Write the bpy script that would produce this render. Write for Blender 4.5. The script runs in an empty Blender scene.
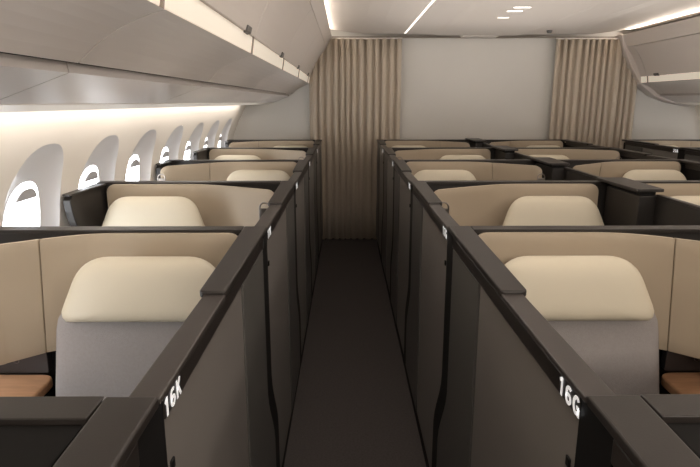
import bpy, bmesh, math, random
from mathutils import Vector
random.seed(4)
SC = bpy.context.scene
COL = SC.collection
PI = math.pi

# ------------------------------------------------------------------ camera
cam_d = bpy.data.cameras.new('camera'); cam = bpy.data.objects.new('camera', cam_d); COL.objects.link(cam)
cam.location = (0, 0, 1.79)
cam.rotation_euler = (math.radians(90 - 13.2), 0, math.radians(-0.41))
cam_d.sensor_width = 36; cam_d.lens = 36 * 560 / 700; cam_d.clip_start = .02
SC.camera = cam

# ------------------------------------------------------------------ world, exposure
W = bpy.data.worlds.new('World'); SC.world = W; W.use_nodes = True
bg = W.node_tree.nodes['Background']; bg.inputs[0].default_value = (.93, .96, 1, 1); bg.inputs[1].default_value = 10
vs = SC.view_settings
vs.view_transform = 'Standard'; vs.look = 'None'; vs.exposure = 0; vs.gamma = 1; vs.use_curve_mapping = False

# ------------------------------------------------------------------ cabin lights and added fill lamps
def area(name, loc, rot, sx, sy, power, color):
    d = bpy.data.lights.new(name, 'AREA'); d.shape = 'RECTANGLE'; d.size = sx; d.size_y = sy
    d.energy = power; d.color = color
    o = bpy.data.objects.new(name, d); COL.objects.link(o); o.location = loc; o.rotation_euler = rot
    return o
WARM = (1, .89, .78)
NEUT = (1, .91, .83)
CX = 1.6
CS = 1.575  # middle of the centre block of suites
#                     # centre line of the cabin
YB = 7.35                      # rear bulkhead
YF = -3.2                      # front end of the cabin
CEIL = 2.60
# cove lamps behind the valances, facing the ceiling (slightly inboard)
area('cove_lamp', (-.245, 2.1, 2.615), (0, math.radians(180 + 76), 0), .04, 10.2, 26, WARM)
area('cove_lamp', (2 * CX + .245, 2.1, 2.615), (0, math.radians(180 - 76), 0), .04, 10.2, 34, WARM)
# wall wash lamps above the windows
area('wall_wash_lamp', (-1.13, 2.0, 1.785), (0, math.radians(38), 0), .06, 9.8, 25, NEUT)
area('wall_wash_lamp', (2 * CX + 1.13, 2.0, 1.785), (0, math.radians(-38), 0), .06, 9.8, 25, NEUT)
# added fill lamp at ceiling height behind the camera, out of view
area('front_fill', (CX, -1.75, 2.58), (math.radians(25), 0, 0), 3.0, .6, 125, WARM)
# added lamps over the aisles, out of view, to brighten carpet and doors
for ax in (.05, 3.12):
    area('aisle_fill', (ax, .9, 2.63), (0, 0, 0), .22, 4.6, 17, NEUT)
# added lamps hidden behind the suite walls, brightening the ceiling from below
for k in range(-1, 5):
    yy = .81 + 1.25 * k + .035
    area('ceiling_fill', (1.575, yy, 1.308), (PI, 0, 0), 2.2, .03, 8.8, NEUT)
    area('ceiling_fill', (-.62, yy, 1.308), (PI, 0, 0), .5, .03, 1.2, NEUT)
    area('ceiling_fill', (3.8, yy, 1.308), (PI, 0, 0), .5, .03, 1.2, NEUT)

# ------------------------------------------------------------------ materials
def mat(name, col, rough=.5, bump=0, bscale=60, var=0, vscale=8, metal=0, emit=None, es=0, spec=.5, stretch=None):
    m = bpy.data.materials.new(name); m.use_nodes = True
    nt = m.node_tree; p = nt.nodes['Principled BSDF']
    p.inputs['Base Color'].default_value = (*col, 1); p.inputs['Roughness'].default_value = rough
    p.inputs['Metallic'].default_value = metal; p.inputs['Specular IOR Level'].default_value = spec
    tc = nt.nodes.new('ShaderNodeTexCoord'); src = tc.outputs['Object']
    if stretch:
        mp = nt.nodes.new('ShaderNodeMapping'); mp.inputs['Scale'].default_value = stretch
        nt.links.new(src, mp.inputs[0]); src = mp.outputs[0]
    if var:
        n = nt.nodes.new('ShaderNodeTexNoise'); n.inputs['Scale'].default_value = vscale; n.inputs['Detail'].default_value = 6
        nt.links.new(src, n.inputs['Vector'])
        r = nt.nodes.new('ShaderNodeMix'); r.data_type = 'RGBA'
        r.inputs[6].default_value = (*[c * (1 - var) for c in col], 1); r.inputs[7].default_value = (*[min(1, c * (1 + var)) for c in col], 1)
        nt.links.new(n.outputs[0], r.inputs[0]); nt.links.new(r.outputs[2], p.inputs['Base Color'])
    if bump:
        n = nt.nodes.new('ShaderNodeTexNoise'); n.inputs['Scale'].default_value = bscale; n.inputs['Detail'].default_value = 4
        nt.links.new(src, n.inputs['Vector'])
        b = nt.nodes.new('ShaderNodeBump'); b.inputs['Strength'].default_value = bump; b.inputs['Distance'].default_value = .004
        nt.links.new(n.outputs[0], b.inputs['Height']); nt.links.new(b.outputs[0], p.inputs['Normal'])
    if emit:
        p.inputs['Emission Color'].default_value = (*emit, 1); p.inputs['Emission Strength'].default_value = es
    return m
M = {}
M['floor'] = mat('carpet', (.075, .066, .063), .95, .6, 220, .35, 90, spec=.1)
M['wall'] = mat('bulkhead_laminate', (.62, .595, .55), .55, .03, 200, .02, 3)
M['side'] = mat('sidewall_plastic', (.84, .79, .71), .5, .03, 200)
M['reveal'] = mat('window_surround_plastic', (.70, .69, .69), .45)
M['shade'] = mat('window_blind_plastic', (.42, .41, .42), .5)
M['ceil'] = mat('ceiling_panel', (.70, .645, .59), .6, .02, 150)
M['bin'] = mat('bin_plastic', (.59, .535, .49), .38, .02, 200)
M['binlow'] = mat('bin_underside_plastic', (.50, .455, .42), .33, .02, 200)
M['latch'] = mat('latch_grey', (.10, .095, .09), .4)
M['lamp'] = mat('light_diffuser', (.8, .74, .64), .4, emit=(1, .88, .74), es=.26)
M['led'] = mat('led_line', (.9, .88, .85), .4, emit=(1, .93, .85), es=1.6)
M['downled'] = mat('downlight_lens', (.9, .88, .85), .4, emit=(1, .95, .9), es=2.2)
M['frame'] = mat('rail_lacquer', (.021, .017, .0145), .42, .04, 300)
M['lowrail'] = mat('low_rail_lacquer', (.044, .037, .033), .42, .04, 300)
M['header'] = mat('brown_edge_trim', (.26, .22, .18), .55)
M['fascia'] = mat('fascia_lacquer', (.022, .018, .016), .35)
M['panel'] = mat('door_laminate', (.19, .175, .162), .42, .03, 250, .06, 4)
M['post'] = mat('post_laminate', (.095, .091, .085), .45, .03, 250)
M['core'] = mat('core_black', (.005, .0045, .0045), .6, spec=.25)
M['tray'] = mat('tray_black', (.006, .0055, .005), .7, spec=.15)
M['back'] = mat('partition_dark', (.020, .017, .015), .5)
M['shell'] = mat('tan_leather', (.43, .355, .262), .52, .12, 400, .04, 5)
M['head'] = mat('cream_leather', (.66, .60, .47), .50, .10, 500, .03, 6)
M['grey'] = mat('grey_fabric', (.36, .335, .325), .9, .8, 420, .10, 120)
M['wood'] = mat('wood_veneer', (.38, .21, .115), .4, .05, 40, .35, 6, stretch=(2, 14, 14))
M['plug'] = mat('power_panel_black', (.03, .027, .028), .3)
M['chrome'] = mat('brushed_metal', (.32, .29, .26), .35, metal=1)
M['curtain'] = mat('curtain_cloth', (.50, .43, .345), .85, .25, 500, .05, 30)
M['white'] = mat('white_lettering', (.85, .85, .85), .5, emit=(1, 1, 1), es=.35)
M['joint'] = mat('joint_dark', (.02, .018, .016), .7)
def glass():
    m = bpy.data.materials.new('window_glass'); m.use_nodes = True; nt = m.node_tree; nt.nodes.clear()
    o = nt.nodes.new('ShaderNodeOutputMaterial'); mx = nt.nodes.new('ShaderNodeMixShader')
    t = nt.nodes.new('ShaderNodeBsdfTransparent'); g = nt.nodes.new('ShaderNodeBsdfGlossy'); g.inputs['Roughness'].default_value = .05
    mx.inputs[0].default_value = .06
    nt.links.new(t.outputs[0], mx.inputs[1]); nt.links.new(g.outputs[0], mx.inputs[2]); nt.links.new(mx.outputs[0], o.inputs[0])
    return m
M['glass'] = glass()

# ------------------------------------------------------------------ helpers
def link(name, bm, m, parent=None, smooth=False, bevel=0, seg=2):
    me = bpy.data.meshes.new(name)
    bmesh.ops.recalc_face_normals(bm, faces=bm.faces)
    bm.to_mesh(me); bm.free()
    if m: me.materials.append(M[m] if isinstance(m, str) else m)
    if smooth:
        for p in me.polygons: p.use_smooth = True
    o = bpy.data.objects.new(name, me); COL.objects.link(o)
    if parent: o.parent = parent
    if bevel:
        b = o.modifiers.new('bevel', 'BEVEL'); b.width = bevel; b.segments = seg; b.limit_method = 'ANGLE'
        b.angle_limit = math.radians(35); b.harden_normals = False
    return o
def box(bm, x0, x1, y0, y1, z0, z1):
    if x0 > x1: x0, x1 = x1, x0
    v = [bm.verts.new(p) for p in ((x0,y0,z0),(x1,y0,z0),(x1,y1,z0),(x0,y1,z0),(x0,y0,z1),(x1,y0,z1),(x1,y1,z1),(x0,y1,z1))]
    for f in ((0,3,2,1),(4,5,6,7),(0,1,5,4),(1,2,6,5),(2,3,7,6),(3,0,4,7)): bm.faces.new([v[i] for i in f])
def mbox(name, x0, x1, y0, y1, z0, z1, m, parent=None, bevel=.004):
    bm = bmesh.new(); box(bm, x0, x1, y0, y1, z0, z1); return link(name, bm, m, parent, bevel=bevel)
def extrude_poly(bm, pts, axis, a, b):
    """pts: 2-D polygon; axis 'x': pts=(y,z); 'y': pts=(x,z); 'z': pts=(x,y)"""
    def P(p, t):
        return {'x': (t, p[0], p[1]), 'y': (p[0], t, p[1]), 'z': (p[0], p[1], t)}[axis]
    A = [bm.verts.new(P(p, a)) for p in pts]; B = [bm.verts.new(P(p, b)) for p in pts]
    n = len(pts)
    bm.faces.new(A); bm.faces.new(B[::-1])
    for i in range(n): bm.faces.new((A[i], B[i], B[(i+1) % n], A[(i+1) % n]))
def root(name, loc=(0,0,0), label=None, cat=None, group=None, kind=None):
    o = bpy.data.objects.new(name, None); COL.objects.link(o); o.location = loc; o.empty_display_size = .1
    tag(o, label, cat, group, kind); return o
def tag(o, label=None, cat=None, group=None, kind=None):
    if label: o['label'] = label
    if cat: o['category'] = cat
    if group: o['group'] = group
    if kind: o['kind'] = kind
    return o
def struct(o): o['kind'] = 'structure'; return o
def lerp(a, b, t): return a + (b - a) * t
def smooth01(t): t = max(0, min(1, t)); return t * t * (3 - 2 * t)
def tube(bm, pts, r, n=8):
    rings = []
    for i, p in enumerate(pts):
        p = Vector(p); d = Vector(pts[min(i+1, len(pts)-1)]) - Vector(pts[max(i-1, 0)]); d.normalize()
        u = d.cross(Vector((0, 1, 0)));
        if u.length < .1: u = d.cross(Vector((1, 0, 0)))
        u.normalize(); w = d.cross(u)
        rings.append([bm.verts.new(p + (u * math.cos(2*PI*k/n) + w * math.sin(2*PI*k/n)) * r) for k in range(n)])
    for a, b in zip(rings, rings[1:]):
        for k in range(n): bm.faces.new((a[k], a[(k+1) % n], b[(k+1) % n], b[k]))
    bm.faces.new(rings[0]); bm.faces.new(rings[-1][::-1])
def rounded(poly, radii, n=8):
    """round the corners of a 2-D polygon"""
    out = []; N = len(poly)
    for i in range(N):
        p0, p, p1 = Vector(poly[i-1]), Vector(poly[i]), Vector(poly[(i+1) % N]); r = radii[i]
        if r <= 0: out.append(tuple(p)); continue
        a = (p0 - p); b = (p1 - p); ang = a.angle(b); t = r / math.tan(ang / 2)
        t = min(t, a.length * .49, b.length * .49)
        A = p + a.normalized() * t; B = p + b.normalized() * t
        for k in range(n + 1):
            s = k / n; q = A * (1-s)**2 + p * 2*s*(1-s) + B * s*s; out.append(tuple(q))
    return out
def resample(poly, n):
    L = []; N = len(poly); tot = 0
    for i in range(N):
        d = (Vector(poly[(i+1) % N]) - Vector(poly[i])).length; L.append(d); tot += d
    out = []; i = 0; acc = 0
    for k in range(n):
        t = tot * k / n
        while acc + L[i] < t: acc += L[i]; i += 1
        f = (t - acc) / L[i]; out.append(tuple(Vector(poly[i]).lerp(Vector(poly[(i+1) % N]), f)))
    return out
def cushion(name, outline, m, parent, tf, tb, y0, lean=0, power=4, n=72):
    """upholstered pad: outline is (x,z); front bulge tf towards -y, back tb; lean = dy per dz"""
    pts = resample(outline, n); cx = sum(p[0] for p in pts) / n; cz = sum(p[1] for p in pts) / n
    zmin = min(p[1] for p in pts)
    bm = bmesh.new()
    def ring(r, side, t):
        return [bm.verts.new((cx + (x - cx) * r, y0 + side * t * (1 - r**power) ** .5 + lean * ((cz + (z - cz) * r) - zmin), cz + (z - cz) * r)) for x, z in pts]
    edge = ring(1, -1, 0)
    for side, t in ((-1, tf), (1, tb)):
        prev = edge
        for r in (.992, .975, .95, .91, .85, .76, .62, .45, .25):
            cur = ring(r, side, t)
            for k in range(n): bm.faces.new((prev[k], prev[(k+1) % n], cur[(k+1) % n], cur[k]))
            prev = cur
        c = bm.verts.new((cx, y0 + side * t + lean * (cz - zmin), cz))
        for k in range(n): bm.faces.new((prev[k], prev[(k+1) % n], c))
    return link(name, bm, m, parent, smooth=True)

# ------------------------------------------------------------------ room shell
bm = bmesh.new(); box(bm, -2.0, 2*CX + 2.0, YF, YB + .1, -.06, 0); struct(link('floor', bm, 'floor'))
bm = bmesh.new(); box(bm, -2.0, 2*CX + 2.0, YB, YB + .1, 0, 3.0); struct(link('wall_back', bm, 'wall'))
bm = bmesh.new(); box(bm, -2.0, 2*CX + 2.0, YF - .1, YF, 0, 3.0); struct(link('wall_front', bm, 'wall'))
bm = bmesh.new(); box(bm, -2.0, 2*CX + 2.0, YF - .1, YB + .1, 3.0, 3.06); struct(link('trim_roof', bm, 'core'))

# ceiling: two shallow vaults beside a flat middle panel
prof = [(-.36, 2.648), (-.20, 2.652), (.0, 2.656), (.22, 2.656), (.42, 2.648), (.58, 2.628), (.685, 2.607), (.70, 2.597),
        (.73, 2.597), (.745, 2.590), (1.05, 2.588), (1.12, 2.578)]
def ceil_bm(pr, y0, y1, sgn, th=.02):
    bm = bmesh.new(); P = [(x if sgn > 0 else 2*CX - x, z) for x, z in pr]
    extrude_poly(bm, P + [(x, z + th) for x, z in reversed(P)], 'y', y0, y1); return bm
full = prof + [(2*CX - x, z) for x, z in reversed(prof)]
bm = bmesh.new()
secs = [(YF, 0), (5.9, 0), (6.2, .12), (6.5, .4), (6.8, .75), (7.0, .95), (7.14, 1)]
rows = []
for y, f in secs:
    def zc(x, z):
        e = min(x, 2*CX - x); k = f * max(0, min(1, (e + .22) / .34))
        return lerp(z, min(z, 2.598), k)
    lo = [bm.verts.new((x, y, zc(x, z))) for x, z in full]; hi = [bm.verts.new((x, y, zc(x, z) + .02)) for x, z in reversed(full)]
    rows.append(lo + hi)
for a, b in zip(rows, rows[1:]):
    n = len(a)
    for i in range(n): bm.faces.new((a[i], a[(i+1) % n], b[(i+1) % n], b[i]))
bm.faces.new(rows[0]); bm.faces.new(rows[-1][::-1])
o = struct(link('ceiling', bm, 'ceil'))
for p in o.data.polygons: p.use_smooth = False
# closing strip above the recess at the bulkhead and the block that bridges it
bm = bmesh.new(); box(bm, -.3, 2*CX + .3, 7.14, YB, 2.69, 2.71); struct(link('trim_1', bm, 'ceil'))
bm = bmesh.new(); box(bm, 1.42, 1.86, 7.12, YB - .002, 2.568, 2.66); struct(link('trim_2', bm, 'ceil', bevel=.006))
bm = bmesh.new(); box(bm, -.17, 2*CX + .17, 7.30, YB, 2.566, 2.583); struct(link('trim_3', bm, 'header', bevel=.003))

# side walls --------------------------------------------------------------
KN = [(-.02, 1.52), (.8, 1.52), (1.0, 1.505), (1.2, 1.48), (1.34, 1.455), (1.43, 1.43), (1.55, 1.375), (1.65, 1.32), (1.75, 1.27), (1.83, 1.24), (3.02, 1.24)]
def wx(z):                                      # distance of the side wall outboard of X=0 (left) at height z
    for (z0, a), (z1, b) in zip(KN, KN[1:]):
        if z <= z1:
            return lerp(a, b, (z - z0) / (z1 - z0))
    return KN[-1][1]
WP = .685; WY0 = 2.59 - 4 * WP                 # window pitch
WZ, WHH, WHW = 1.20, .405, .25               # reveal centre, half height, half width
PZ, PHH, PHW = 1.145, .285, .160                # pane
def oval(t, cz, hh, hw, n=2.6):
    c, s = math.cos(t), math.sin(t)
    return hw * math.copysign(abs(c) ** (2/n), c), cz + hh * math.copysign(abs(s) ** (2/n), s)
NT = 48
wcount = 0
for side, sg in (('left', -1), ('right', 1)):
    X = (lambda z, off=0: -(wx(z) + off)) if sg < 0 else (lambda z, off=0: 2*CX + wx(z) + off)
    bm = bmesh.new()
    ys = [WY0 + k * WP for k in range(-1, 11)]
    z0, z1 = .70, 1.70
    def quad_strip(a, b, za, zb, nz):
        vs = [[bm.verts.new((X(lerp(za, zb, j / nz)), y, lerp(za, zb, j / nz))) for y in (a, b)] for j in range(nz + 1)]
        for j in range(nz): bm.faces.new((vs[j][0], vs[j][1], vs[j+1][1], vs[j+1][0]))
    ya, yb = YF, YB
    quad_strip(ya, yb, 0, z0, 8); quad_strip(ya, yb, z1, 3.02, 12)
    quad_strip(ya, ys[0] - WP/2, z0, z1, 12); 
    last = ys[-1] + WP/2
    if last < yb: quad_strip(last, yb, z0, z1, 12)
    for yc in ys:
        rings = []
        for r in (0, .1, .22, .4, .65, 1):
            ring = []
            for k in range(NT):
                t = 2 * PI * (k + .5) / NT
                a = oval(t, WZ, WHH, WHW)
                c, s = math.cos(t), math.sin(t)
                m_ = max(abs(c), abs(s)); b = (WP/2 * c / m_, lerp(z0, z1, .5) + (z1 - z0)/2 * s / m_)
                y, z = lerp(a[0], b[0], r), lerp(a[1], b[1], r)
                ring.append(bm.verts.new((X(z), yc + y, z)))
            rings.append(ring)
        for a, b in zip(rings, rings[1:]):
            for k in range(NT): bm.faces.new((a[k], a[(k+1) % NT], b[(k+1) % NT], b[k]))
        # close the corners of the cell
        R = rings[-1]
        for cy, cz in ((WP/2, z1), (-WP/2, z1), (-WP/2, z0), (WP/2, z0)):
            corner = (yc + cy, cz)
            near = sorted(range(NT), key=lambda k: (R[k].co.y - corner[0])**2 + (R[k].co.z - corner[1])**2)[:2]
            v = bm.verts.new((X(cz), corner[0], cz)); bm.faces.new((R[near[0]], R[near[1]], v))
    struct(link('wall_' + side, bm, 'side', smooth=True))
    for yc in ys:
        if sg > 0 and yc < 3.0: 
            pass
        wcount += 1
        w = struct(root('window_%d' % wcount, (X(WZ), yc, WZ)))
        def loc(x, y, z): return (x - X(WZ), y, z - WZ)
        # reveal, lofted from the wall surface to the pane frame
        bm = bmesh.new(); rings = []
        for j in range(9):
            f = j / 8; e = smooth01(f) * .35 + f * .65
            ring = []
            for k in range(NT):
                t = 2 * PI * (k + .5) / NT
                a = oval(t, WZ, WHH, WHW); b = oval(t, PZ, PHH, PHW)
                y, z = lerp(a[0], b[0], e), lerp(a[1], b[1], e)
                off = .052 * (1 - (1 - f) ** 1.5)
                ring.append(bm.verts.new(loc(X(z, off), y, z)))
            rings.append(ring)
        for a, b in zip(rings, rings[1:]):
            for k in range(NT): bm.faces.new((a[k], a[(k+1) % NT], b[(k+1) % NT], b[k]))
        link('window_reveal', bm, 'reveal', w, smooth=True)
        bm = bmesh.new(); ring = [bm.verts.new(loc(X(oval(2*PI*k/NT, PZ, PHH, PHW)[1], .054), *oval(2*PI*k/NT, PZ, PHH + .004, PHW + .004))) for k in range(NT)]
        c = bm.verts.new(loc(X(PZ, .054), 0, PZ))
        for k in range(NT): bm.faces.new((ring[k], ring[(k+1) % NT], c))
        link('window_pane', bm, 'glass', w)
        # blind pulled down a little inside the top of the pane
        bm = bmesh.new()
        pts = [oval(t, PZ - .004, PHH - .028, PHW - .035) for t in [PI * .27 + PI * .46 * k / 16 for k in range(17)]]
        A = [bm.verts.new(loc(X(z, .036), y, z)) for y, z in pts]; B = [bm.verts.new(loc(X(z, .044), y, z)) for y, z in pts]
        bm.faces.new(A); bm.faces.new(B[::-1])
        for k in range(len(pts)): bm.faces.new((A[k], B[k], B[(k+1) % len(pts)], A[(k+1) % len(pts)]))
        link('window_blind', bm, 'shade', w)

# ------------------------------------------------------------------ overhead bins
def SX(x, sg): return x if sg < 0 else 2*CX - x
PA, PB, PC, PD, PE = (-.175, 2.589), (-.238, 2.446), (-.443, 2.098), (-.455, 2.018), (-.688, 1.887)
PE2, PF, PG = (-.716, 1.864), (-.934, 1.785), (-1.09, 1.758)
def arc(p, q, bulge, n=8):
    p, q = Vector(p), Vector(q); d = q - p; nrm = Vector((-d.y, d.x)).normalized()
    return [tuple(p.lerp(q, k / n) + nrm * bulge * 4 * (k/n) * (1 - k/n)) for k in range(n + 1)]
UP = 1.376; bounds = [1.51 + UP * n for n in range(-3, 5)] + [YB]
def ypos_word(i): return ['behind the camera position', 'nearest the camera', 'second from the camera', 'third from the camera', 'fourth from the camera', 'fifth from the camera', 'last one before the bulkhead'][i]
for side, sg in (('left', -1), ('right', 1)):
    for i, (ya, yb) in enumerate(zip(bounds, bounds[1:])):
        if i == 0 and sg > 0: pass
        yend = yb if not (sg > 0 and i == len(bounds) - 2) else yb - .16
        word = ['far behind the viewer', 'just behind the viewer', 'directly above the viewer', 'nearest one fully in view', 'second one fully in view', 'third one fully in view', 'next to the short end unit', 'short end unit at the bulkhead'][i]
        r = root('overhead_bin', (SX(-.7, sg), (ya + yend)/2, 1.9),
                 'beige bin unit on the %s side, %s' % (side, word), 'overhead bin', 'overhead bins on the ' + side + ' side')
        off = Vector(r.location)
        a, b = ya + .003 - off.y, yend - .003 - off.y
        def T(pts): return [(SX(x, sg) - off.x, z - off.z) for x, z in pts]
        bm = bmesh.new(); extrude_poly(bm, T(arc((PB[0]-.003, PB[1]-.005), PC, -.022) + [(-.50, 2.115), (-.33, 2.46)]), 'y', a, b)
        d = link('bin_door', bm, 'bin', r, smooth=False, bevel=.002)
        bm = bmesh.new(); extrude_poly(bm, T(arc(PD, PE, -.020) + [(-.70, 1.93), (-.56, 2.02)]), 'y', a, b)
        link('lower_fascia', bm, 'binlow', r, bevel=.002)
        bm = bmesh.new(); extrude_poly(bm, T([(-.452, 2.098), (-.464, 2.022), (-.52, 2.03), (-.52, 2.098)]), 'y', a + .012, b - .012)
        link('light_strip', bm, 'lamp', r, bevel=.004)
        bm = bmesh.new(); extrude_poly(bm, T([(-.446, 2.100), (-.458, 2.019), (-.52, 2.03), (-.52, 2.100)]), 'y', b - .011, b + .002)
        link('strip_divider', bm, 'header', r)
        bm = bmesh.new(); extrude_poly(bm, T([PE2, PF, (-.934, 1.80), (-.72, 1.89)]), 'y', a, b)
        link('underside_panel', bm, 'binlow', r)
        bm = bmesh.new(); extrude_poly(bm, T([(-.937, 1.782), PG, (-1.09, 1.775), (-.937, 1.797)]), 'y', a, b)
        link('wash_light_cover', bm, 'side', r)
        # latch on the lower edge of the door
        ly = b - .27
        bm = bmesh.new(); q0 = Vector(arc(PB, PC, -.022)[7]); q1 = Vector(PC)
        p = [q0.lerp(q1, .45) + Vector((.006, -.003)), q1 + Vector((.009, -.003)), q1 + Vector((-.01, -.008)), q0.lerp(q1, .45) + Vector((-.01, 0))]
        extrude_poly(bm, T([tuple(v) for v in p]), 'y', ly, ly + .10)
        if yend - ya > .8: link('latch', bm, 'latch', r, bevel=.002)
        else: bm.free()
    # valance above the doors, one long trim, plus the dark back of the whole bin run
    bm = bmesh.new(); extrude_poly(bm, [(SX(x, sg), z) for x, z in [PA, PB, (-.30, 2.455), (-.215, 2.589)]], 'y', YF, YB)
    struct(link('trim_4' if sg < 0 else 'trim_5', bm, 'bin', bevel=.003))
    bm = bmesh.new(); extrude_poly(bm, [(SX(x, sg), z) for x, z in [(-.38, 2.44), (-.53, 2.11), (-.57, 2.04), (-.722, 1.915), (-.93, 1.812), (-1.05, 1.81), (-1.16, 1.86), (-1.16, 2.5)]], 'y', YF, YB)
    struct(link('trim_6' if sg < 0 else 'trim_7', bm, 'joint'))
# end cap of the right bins: curved rim
out = [(-.17, 2.60), (-.225, 2.44), (-.33, 2.23), (-.47, 2.02), (-.66, 1.875), (-.90, 1.79), (-1.20, 1.745)]
inn = [(-1.2, 1.80), (-.92, 1.845), (-.70, 1.93), (-.52, 2.06), (-.39, 2.25), (-.30, 2.44), (-.26, 2.60)]
bm = bmesh.new(); extrude_poly(bm, [(SX(x, 1), z) for x, z in [(x + .012, z - .01) for x, z in out] + inn], 'y', 7.17, YB - .003)
# (rim sits proud of the door faces by two centimetres)
struct(link('trim_8', bm, 'bin', bevel=.006))

# ------------------------------------------------------------------ ceiling lamps
bm = bmesh.new(); box(bm, .705, .725, YF + .1, 7.13, 2.5955, 2.600)
tag(link('linear_light', bm, 'led'), 'thin glowing light line running along the ceiling left of its middle', 'ceiling light')
for i, (x0, x1, y, w) in enumerate(((1.43, 1.57, 5.06, 'longest of the three small ceiling lights, nearest the viewer'),
                                    (1.43, 1.56, 5.26, 'middle one of the three small slot lights in the ceiling'),
                                    (1.45, 1.55, 5.66, 'faintest small slot light in the ceiling, nearest the bulkhead'))):
    r = root('ceiling_light', ((x0+x1)/2, y, 2.578), w, 'ceiling light', 'slot lights in the middle of the ceiling')
    h = (x1 - x0) / 2
    mbox('bezel', -h - .012, h + .012, -.03, .03, -.004, .004, 'ceil', r, .002)
    mbox('lens', -h, h, -.02, .02, -.0065, -.0045, 'downled' if i < 2 else 'led', r, 0)
r = root('smoke_detector', (2.33, 6.75, 2.588), 'small round grey sensor on the ceiling near the right curtain', 'smoke detector')
bm = bmesh.new(); bmesh.ops.create_cone(bm, cap_ends=True, segments=20, radius1=.022, radius2=.035, depth=.03, matrix=__import__('mathutils').Matrix.Translation((0, 0, -.015)))
link('housing', bm, 'latch', r, bevel=.003)

# ------------------------------------------------------------------ curtains
def curtain(x0, x1, y, z0, z1, label, n):
    r = root('curtain', ((x0 + x1)/2, y, z0), label, 'curtain', 'pleated curtains across the aisles')
    W_ = x1 - x0; N = n * 12
    ph = [random.uniform(-.25, .25) for _ in range(n + 2)]
    def prof(s, f):
        k = s * n; i = int(k); w = lerp(ph[i], ph[i+1], k - i)
        a = 2 * PI * (k + w)
        return -W_/2 + W_ * s + .012 * math.sin(2*a) , .024 * math.cos(a) * (1 + .15 * math.sin(i * 2.1)) + .004 * f * math.sin(a * .5 + 1)
    bm = bmesh.new(); rows = []
    for j in range(7):
        f = j / 6; rows.append([bm.verts.new((*prof(i / N, f), f * (z1 - z0))) for i in range(N + 1)])
    for a, b in zip(rows, rows[1:]):
        for i in range(N): bm.faces.new((a[i], a[i+1], b[i+1], b[i]))
    c = link('cloth', bm, 'curtain', r, smooth=True)
    s = c.modifiers.new('solid', 'SOLIDIFY'); s.thickness = .003
    mbox('curtain_rail', -W_/2 - .01, W_/2 + .01, -.012, .012, z1 - z0 - .002, z1 - z0 + .014, 'ceil', r, .002)
curtain(-.45, .69, 7.26, .015, 2.548, 'beige pleated curtain closing the aisle, reaching down to the carpet', 13)
curtain(2.60, 3.68, 7.26, .015, 2.548, 'beige pleated curtain right of the bulkhead panel, its foot hidden by suites', 13)

# ------------------------------------------------------------------ suites
RZ = 1.333
PITCH = 1.25
def YK(k): return .81 + PITCH * k
def edge(z): return .16 * smooth01((.72 - z) / .34)
TEXT = {}
def glyph(c):
    """strokes of a bold grotesque letter in a cell 0.62 wide, 1 high"""
    def A(cx, cy, rx, ry, a0, a1, n=18): return [(cx + rx*math.cos(math.radians(lerp(a0, a1, i/n))), cy + ry*math.sin(math.radians(lerp(a0, a1, i/n)))) for i in range(n+1)]
    w = .62
    return {
     '1': [[(.10, .78), (.30, .92)], [(.33, 1.0), (.33, 0)]],
     '6': [A(.31, .31, .215, .225, 0, 360, 24), [(.50, .85)] + A(.34, .66, .245, .255, 75, 180, 12) + [(.095, .33)]],
     '7': [[(.05, .91), (.57, .91)], [(.53, .93), (.38, .6), (.27, .3), (.23, 0)]],
     '8': [A(.31, .28, .22, .20, 0, 360, 24), A(.31, .73, .19, .18, 0, 360, 24)],
     '9': [A(.31, .69, .215, .225, 0, 360, 24), [(.12, .15)] + A(.28, .34, .245, .255, 255, 360, 12) + [(.525, .67)]],
     '2': [A(.31, .70, .21, .215, 170, -30, 14) + [(.15, .12)], [(.07, .09), (.56, .09)]],
     '0': [A(.31, .5, .215, .41, 0, 360, 28)],
     'K': [[(.14, 0), (.14, 1)], [(.56, 1), (.16, .42)], [(.30, .58), (.60, 0)]],
     'G': [A(.34, .5, .25, .41, 42, 330, 24), [(.36, .43), (.62, .43)], [(.58, .46), (.58, 0)]],
     'D': [[(.14, 0), (.14, 1)], [(.14, .91), (.28, .91)] + A(.28, .5, .25, .41, 90, -90, 16) + [(.14, .09)]],
     'A': [[(.04, 0), (.31, 1)], [(.31, 1), (.58, 0)], [(.14, .30), (.48, .30)]],
    }[c]
def number_mesh(s):
    if s in TEXT: return TEXT[s]
    bm = bmesh.new(); adv = .76; tot = adv * len(s); w = .092
    for i, c in enumerate(s):
        ox = -tot/2 + i * adv + .07
        for st in glyph(c):
            P = [Vector((ox + x, y - .5)) for x, y in st]; closed = (P[0] - P[-1]).length < 1e-4
            L_, R_ = [], []
            for k, p in enumerate(P):
                a = P[k-1] if k else (P[-2] if closed else P[0]); b = P[k+1] if k + 1 < len(P) else (P[1] if closed else P[-1])
                d = (b - a).normalized(); nrm = Vector((-d.y, d.x)) * w
                L_.append(p + nrm); R_.append(p - nrm)
            V = [[bm.verts.new((q.x, q.y, zz)) for q in side] for side in (L_, R_) for zz in (0, .03)]
            l0, l1, r0, r1 = V
            for k in range(len(P) - 1):
                bm.faces.new((l1[k], r1[k], r1[k+1], l1[k+1])); bm.faces.new((l0[k], l0[k+1], r0[k+1], r0[k]))
                bm.faces.new((l0[k], l1[k], l1[k+1], l0[k+1])); bm.faces.new((r0[k], r0[k+1], r1[k+1], r1[k]))
    me = bpy.data.meshes.new('number'); bm.to_mesh(me); bm.free(); me.materials.append(M['white']); TEXT[s] = me
    return me
POS = {'L': (-.300, -1, 'window'), 'G': (.386, 1, 'centre'), 'D': (2*CS - .386, -1, 'centre'), 'A': (2*CS + .300, 1, 'window')}
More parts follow.
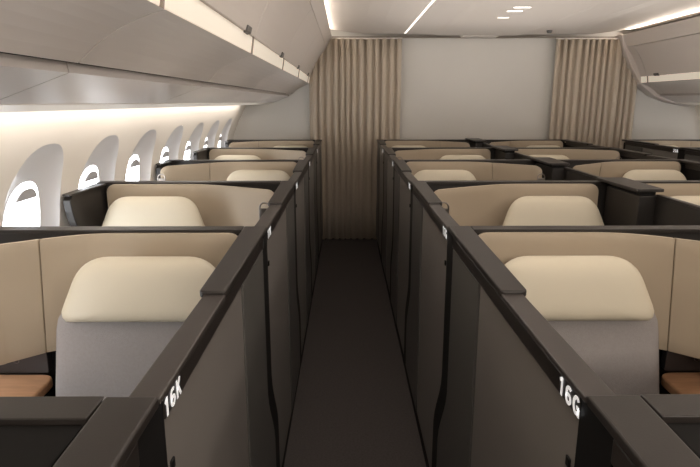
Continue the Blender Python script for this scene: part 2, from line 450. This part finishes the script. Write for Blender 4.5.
LET = {'L': 'K', 'G': 'G', 'D': 'D', 'A': 'A'}
PW = {'L': 'left of the aisle by the windows', 'G': 'right of the aisle', 'D': 'in the centre block beyond the divider', 'A': 'by the far right windows'}
RW = {0: 'cut by the bottom edge', 1: 'in the nearest row', 2: 'in the second row', 3: 'in the third row', 4: 'in the fourth row', 5: 'in the last row'}
UW = 1.15                                   # width of a suite
def suite(pos, k):
    x0, s, kind = POS[pos]
    ya, yb = YK(k - 1), YK(k)
    even = (k % 2 == 0)
    lab = {'L': 'dark suite enclosure %s, left of the aisle',
           'G': 'dark suite enclosure %s, directly right of the aisle',
           'D': 'dark suite enclosure %s, right half of centre block',
           'A': 'dark suite enclosure %s, by the far right wall'}[pos] % RW[k]
    if k == 1 and pos in 'LG': lab = 'dark suite enclosure marked %s beside the aisle door' % ('16K' if pos == 'L' else '16G')
    r = root('suite_enclosure', (x0, ya, 0), lab, 'suite', 'suite enclosures along the aisles')
    X = lambda u: s * u
    L = yb - ya
    # core wall behind the aisle panels
    bm = bmesh.new(); box(bm, X(.028), X(.046), 0, L, 0.0, 1.30); link('aisle_wall', bm, 'core', r)
    mbox('plinth', X(.016), X(.0275), .0, L, 0, .10, 'core', r, .002)
    # door
    zz = [.11 + (1.272 - .11) * j / 24 for j in range(25)]
    pts = [(.030 + edge(z), z) for z in zz] + [(.745, 1.272), (.745, .11)]
    bm = bmesh.new(); extrude_poly(bm, pts, 'x', X(.006), X(.026))
    d = link('door', bm, 'panel', r, bevel=.003)
    mbox('door_handle', X(.001), X(.0055), .045, .062, 1.165, 1.185, 'core', d, .003)
    zq = [.11 + (1.315 - .11) * j / 24 for j in range(25)]
    bm = bmesh.new(); extrude_poly(bm, [(-.088 + edge(z), z) for z in zq] + [(.029 + edge(z), z) for z in reversed(zq)], 'x', X(.0035), X(.027)); link('gap_shade', bm, 'core', r)  # shade of the gap between post and door, put in as a black strip
    pts = [(.752, .11)] + [(1.155 + edge(z), z) for z in zz] + [(.752, 1.272)]
    bm = bmesh.new(); extrude_poly(bm, pts, 'x', X(.002), X(.026)); link('post_panel', bm, 'post', r, bevel=.003)
    # rail: fascia + low rail + raised cap
    mbox('fascia', X(.0), X(.048), .028, 1.16, 1.275, 1.316, 'fascia', r, .003)
    mbox('low_rail', X(-.002), X(.052), .005, .505, 1.3165, 1.328, 'lowrail', r, .003)
    cap = rounded([(X(-.003), .50), (X(.064), .50), (X(.082), L - .002), (X(-.003), L - .002)], [.012, .02, 0, 0])
    bm = bmesh.new(); extrude_poly(bm, cap, 'z', 1.3175, RZ + .004); link('rail_cap', bm, 'frame', r, bevel=.005, seg=3)
    # number
    if k > 0:
        t = bpy.data.objects.new('seat_number', number_mesh('%d%s' % (15 + k, LET[pos]))); COL.objects.link(t); t.parent = r
        t['label'] = 'white seat number on the rail side'
        t.scale = (.042, .034, .02)
        t.rotation_euler = (PI/2, 0, PI/2) if s < 0 else (PI/2, 0, -PI/2)
        t.location = (X(-.0008), .068, 1.2955)
    # rear partition
    bm = bmesh.new(); box(bm, X(.048), X(UW if kind == 'window' else UW + .062), L - .050, L - .006, 0, 1.322); link('rear_wall', bm, 'back', r, bevel=.003)
    bm = bmesh.new(); box(bm, X(.0825), X(UW if kind == 'window' else UW + .062), L - .067, L - .002, 1.3225, RZ + .004); link('wall_cap', bm, 'frame', r, bevel=.002)
    if kind == 'window':
        ln = .44 if even else .25
        e2 = lambda z: .16 * smooth01((1.31 - z) / .42)
        zs = [.05 + (1.30 - .05) * j / 20 for j in range(21)]
        pts = [(L - .052, .05)] + [(L - .052, 1.322)] + [(L - ln - .04 + .03, 1.322)] + [(L - ln - .04 + e2(z), z) for z in reversed(zs)]
        bm = bmesh.new(); extrude_poly(bm, pts, 'x', X(UW - .042), X(UW - .002)); link('side_wing', bm, 'back', r, bevel=.004)
        bm = bmesh.new(); extrude_poly(bm, rounded([(X(UW - .065), L - .087), (X(UW - .052), L - ln - .055), (X(UW), L - ln - .04), (X(UW), L - .087)], [0, .01, .02, 0]), 'z', 1.3225, RZ); link('wing_cap', bm, 'frame', r, bevel=.004)
    return r
def shell(r, mir, L, X):
    """wrap-around shell, part of the seat; local frame = suite frame"""
    def f(q):                         # forward curve along the width
        K = [(0, 0), (.5, 0), (.6, .03), (.68, .085), (.78, .16), (.88, .235), (1.0, .33)]
        for (a, b), (c, d) in zip(K, K[1:]):
            if q <= c: return lerp(b, d, (q - a) / (c - a))
        return .33
    def g(q):
        return sum(f(max(0, q + t * .03)) for t in (-2, -1, 0, 1, 2)) / 5
    def ztop(q):
        R = .05
        if q < R: return 1.327 - R + math.sqrt(max(0, R*R - (R - q)**2))
        if q > 1.0 - R: return 1.327 - R + math.sqrt(max(0, R*R - (q - 1.0 + R)**2))
        return 1.327
    out = []
    for name, qa, qb in ((('shell_panel', 0, .682), ('shell_panel', .686, 1.0)) if not mir else (('shell_panel', 0, 1.0),)):
        bm = bmesh.new(); n = 40; NZ = 10
        qs = [lerp(qa, qb, .5 - .5 * math.cos(PI * i / n)) for i in range(n + 1)]
        F, Bk = [], []
        for q in qs:
            u = .078 + q; u = u if not mir else 1.088 - q * 1.01
            colF, colB = [], []
            zt = ztop(q)
            for j in range(NZ + 1):
                z = lerp(.905, zt, j / NZ); sl = .025 * (1.327 - z) / .4 if qa == 0 and q > .5 else (.025 * (1.327 - z) / .4 if q < .8 else 0)
                w = max(0, 1 - abs(q - .684) / .15)
                uu = u + (sl * w if not mir else -sl * w)
                gg = g(q) * (.72 if mir else 1)
                colF.append(bm.verts.new((X(uu), L - .085 - gg, z))); colB.append(bm.verts.new((X(uu), L - .068 - gg, z)))
            F.append(colF); Bk.append(colB)
        for i in range(n):
            for j in range(NZ):
                bm.faces.new((F[i][j], F[i+1][j], F[i+1][j+1], F[i][j+1])); bm.faces.new((Bk[i][j], Bk[i][j+1], Bk[i+1][j+1], Bk[i+1][j]))
            bm.faces.new((F[i][0], Bk[i][0], Bk[i+1][0], F[i+1][0])); bm.faces.new((F[i][NZ], F[i+1][NZ], Bk[i+1][NZ], Bk[i][NZ]))
        for c in (0, n):
            for j in range(NZ): bm.faces.new((F[c][j], F[c][j+1], Bk[c][j+1], Bk[c][j]))
        o = link(name, bm, 'shell', r, smooth=True, bevel=.003)
        o.modifiers['bevel'].angle_limit = math.radians(50)
def seat(pos, k):
    x0, s, kind = POS[pos]; even = k % 2 == 0
    ya = YK(k - 1); L = PITCH; X = lambda u: s * u
    uc = .772 if even else .372
    lab = {'L': 'cream and grey seat %s, left of the aisle',
           'G': 'cream and grey seat %s, just right of the aisle',
           'D': 'cream and grey seat %s, right half of centre block',
           'A': 'cream and grey seat %s, by the far right wall'}[pos] % RW[k]
    r = root('aircraft_seat', (x0, ya, 0), lab, 'seat', 'seats in the suites')
    shell(r, even, L, X)
    cx = X(uc)
    # grey backrest
    hw0, hw1 = .375, .332
    poly = rounded([(cx - hw0, .42), (cx + hw0, .42), (cx + hw1, 1.115), (cx - hw1, 1.115)], [.04, .04, .10, .10])
    cushion('backrest', poly, 'grey', r, .05, .05, L - .305, lean=.14, power=10)
    # headrest
    poly = rounded([(cx - .285, 1.068), (cx + .285, 1.068), (cx + .292, 1.10), (cx + .222, 1.280), (cx - .222, 1.280), (cx - .292, 1.10)], [.03, .03, .03, .13, .13, .03], 12)
    cushion('headrest', poly, 'head', r, .052, .055, L - .272, lean=.20, power=5)
    # seat cushion, arm rests, pedestal
    bm = bmesh.new(); box(bm, cx - .26, cx + .26, .42, L - .39, .40, .52); link('seat_cushion', bm, 'grey', r, bevel=.04, seg=4)
    bm = bmesh.new(); box(bm, cx - .24, cx + .24, .50, L - .35, 0.0, .395); link('pedestal', bm, 'core', r, bevel=.02)
    return r
def console(pos, k):
    x0, s, kind = POS[pos]; even = k % 2 == 0
    if kind == 'window': u0, u1 = (.765, 1.100) if not even else (.055, .452)
    else: u0, u1 = (.765, 1.195) if not even else (.055, .452)
    ya = YK(k - 1); X = lambda u: s * u
    y0, y1 = .62, 1.09
    if kind == 'centre' and even: pass
    mirror = even
    r = root('side_console', (x0, ya, 0), {'L': 'wood-topped console %s, left of the aisle', 'G': 'wood-topped console %s, just right of the aisle',
             'D': 'wood-topped console %s, right half of centre block', 'A': 'wood-topped console %s, by the far right wall'}[pos] % RW[k], 'console', 'side consoles in the suites')
    mbox('cabinet', X(u0 + .01), X(u1 - .01), y0 + .02, y1, 0, .777, 'core', r, .01)
    c = [(X(u0), y0), (X(u1), y0), (X(u1), y1), (X(u0), y1)]
    rr = [.03, 0, 0, .06] if not mirror else [0, .03, .06, 0]
    bm = bmesh.new(); extrude_poly(bm, rounded(c, rr), 'z', .778, .815); link('table_top', bm, 'wood', r, bevel=.008, seg=3)
    y2 = y1 - .005
    a, b = (u0 + .025, u0 + .33) if not mirror else (u1 - .33, u1 - .012)
    bm = bmesh.new(); extrude_poly(bm, rounded([(X(a), .822), (X(b), .822), (X(b), .90 if even else .95), (X(a), .90 if even else .95)], [.012]*4), 'y', y2 - .004, y2 + .026)
    p = link('power_panel', bm, 'plug', r, bevel=.003)
    if k == 1 or not even:
        bm = bmesh.new(); N = 20
        cxx = X(lerp(a, b, .37)); zc = .872
        R1, R2 = .0105, .0085
        A = [[bm.verts.new((cxx + R * math.cos(2*PI*i/N), yy, zc + R * math.sin(2*PI*i/N))) for i in range(N)] for R, yy in ((R1, y2 - .0045), (R1, y2 - .008), (R2, y2 - .008), (R2, y2 - .0045))]
        for q in range(4):
            P, Q = A[q], A[(q+1) % 4]
            for i in range(N): bm.faces.new((P[i], P[(i+1) % N], Q[(i+1) % N], Q[i]))
        link('socket_ring', bm, 'latch', p)
def lamp(pos, k):
    x0, s, kind = POS[pos]; even = k % 2 == 0
    ya = YK(k - 1); X = lambda u: s * u
    u = 1.055 if not even else .13
    y = PITCH - .085 - .33
    if even: y += .05
    lz = .8155
    r = root('reading_lamp', (x0 + X(u), ya + y - .035, lz), {'L': 'metal loop reading lamp %s, left of the aisle', 'G': 'metal loop reading lamp %s, right of the aisle',
              'D': 'metal loop reading lamp %s, right half of centre block', 'A': 'metal loop reading lamp %s, by the far right wall'}[pos] % RW[k], 'reading lamp', 'loop reading lamps')
    w = .026; zt = 1.275 - lz
    pts = [(-w, 0, .005)] + [(-w, 0, zt - w + 0)] + [(-w * math.cos(PI*i/10), 0, zt - w + w * math.sin(PI*i/10)) for i in range(1, 10)] + [(w, 0, zt - w), (w, 0, .005)]
    bm = bmesh.new(); tube(bm, pts, .0045); link('stem', bm, 'chrome', r, smooth=True)
    mbox('base', -.032, .032, -.018, .018, 0, .008, 'plug', r, .003)
    mbox('lamp_head', -w + .0045, w - .0045, -.004, .004, zt - .15, zt - .03, 'chrome', r, .003)

for k in range(1, 6):
    for pos in 'LGDA':
        suite(pos, k)
        seat(pos, k)
        console(pos, k)
        lamp(pos, k)
# row ahead of the camera position, seen from above at the bottom corners
for pos in 'LG':
    x0, s, kind = POS[pos]
    suite(pos, 0)
for pos in 'LG':
    x0, s, kind = POS[pos]; ya = YK(-1)
    r = root('screen_console', (x0, ya, 0), 'black recessed tray framed by dark brown rails, bottom %s corner' % ('left' if s < 0 else 'right'), 'console', 'black consoles in the front corners')
    bm = bmesh.new(); box(bm, s*.086, s*1.14, .35, PITCH - .069, 1.30, 1.328); link('cover', bm, 'tray', r, bevel=.003)
    bm = bmesh.new(); box(bm, s*.10, s*1.12, .37, PITCH - .11, 0, 1.2995); link('body', bm, 'back', r, bevel=.003)

# centre dividers
for k in range(1, 6):
    ya = YK(k - 1)
    r = root('centre_divider', (CS + .035, ya, 0), 'dark divider between the two centre suites %s' % RW[k], 'divider', 'privacy dividers in the centre block')
    bm = bmesh.new(); box(bm, -.010, .010, .0, PITCH - .47, 0.0, 1.315); link('screen', bm, 'back', r, bevel=.003)
    bm = bmesh.new(); box(bm, -.014, .014, .0, PITCH - .47, 1.3155, 1.328); link('screen_rail', bm, 'frame', r, bevel=.003)
    bm = bmesh.new(); box(bm, -.095 , .01, PITCH - .465, PITCH - .088, 0, 1.318); link('column', bm, 'back', r, bevel=.004)
    bm = bmesh.new(); extrude_poly(bm, rounded([(-.115, PITCH - .47), (.03, PITCH - .47), (.045, PITCH + .0), (-.125, PITCH + .0)], [.015]*4), 'z', 1.3385, 1.355); link('box_top', bm, 'frame', r, bevel=.004)
    bm = bmesh.new(); box(bm, -.085, .0, PITCH - .44, PITCH - .10, 1.3185, 1.338); link('neck', bm, 'core', r)
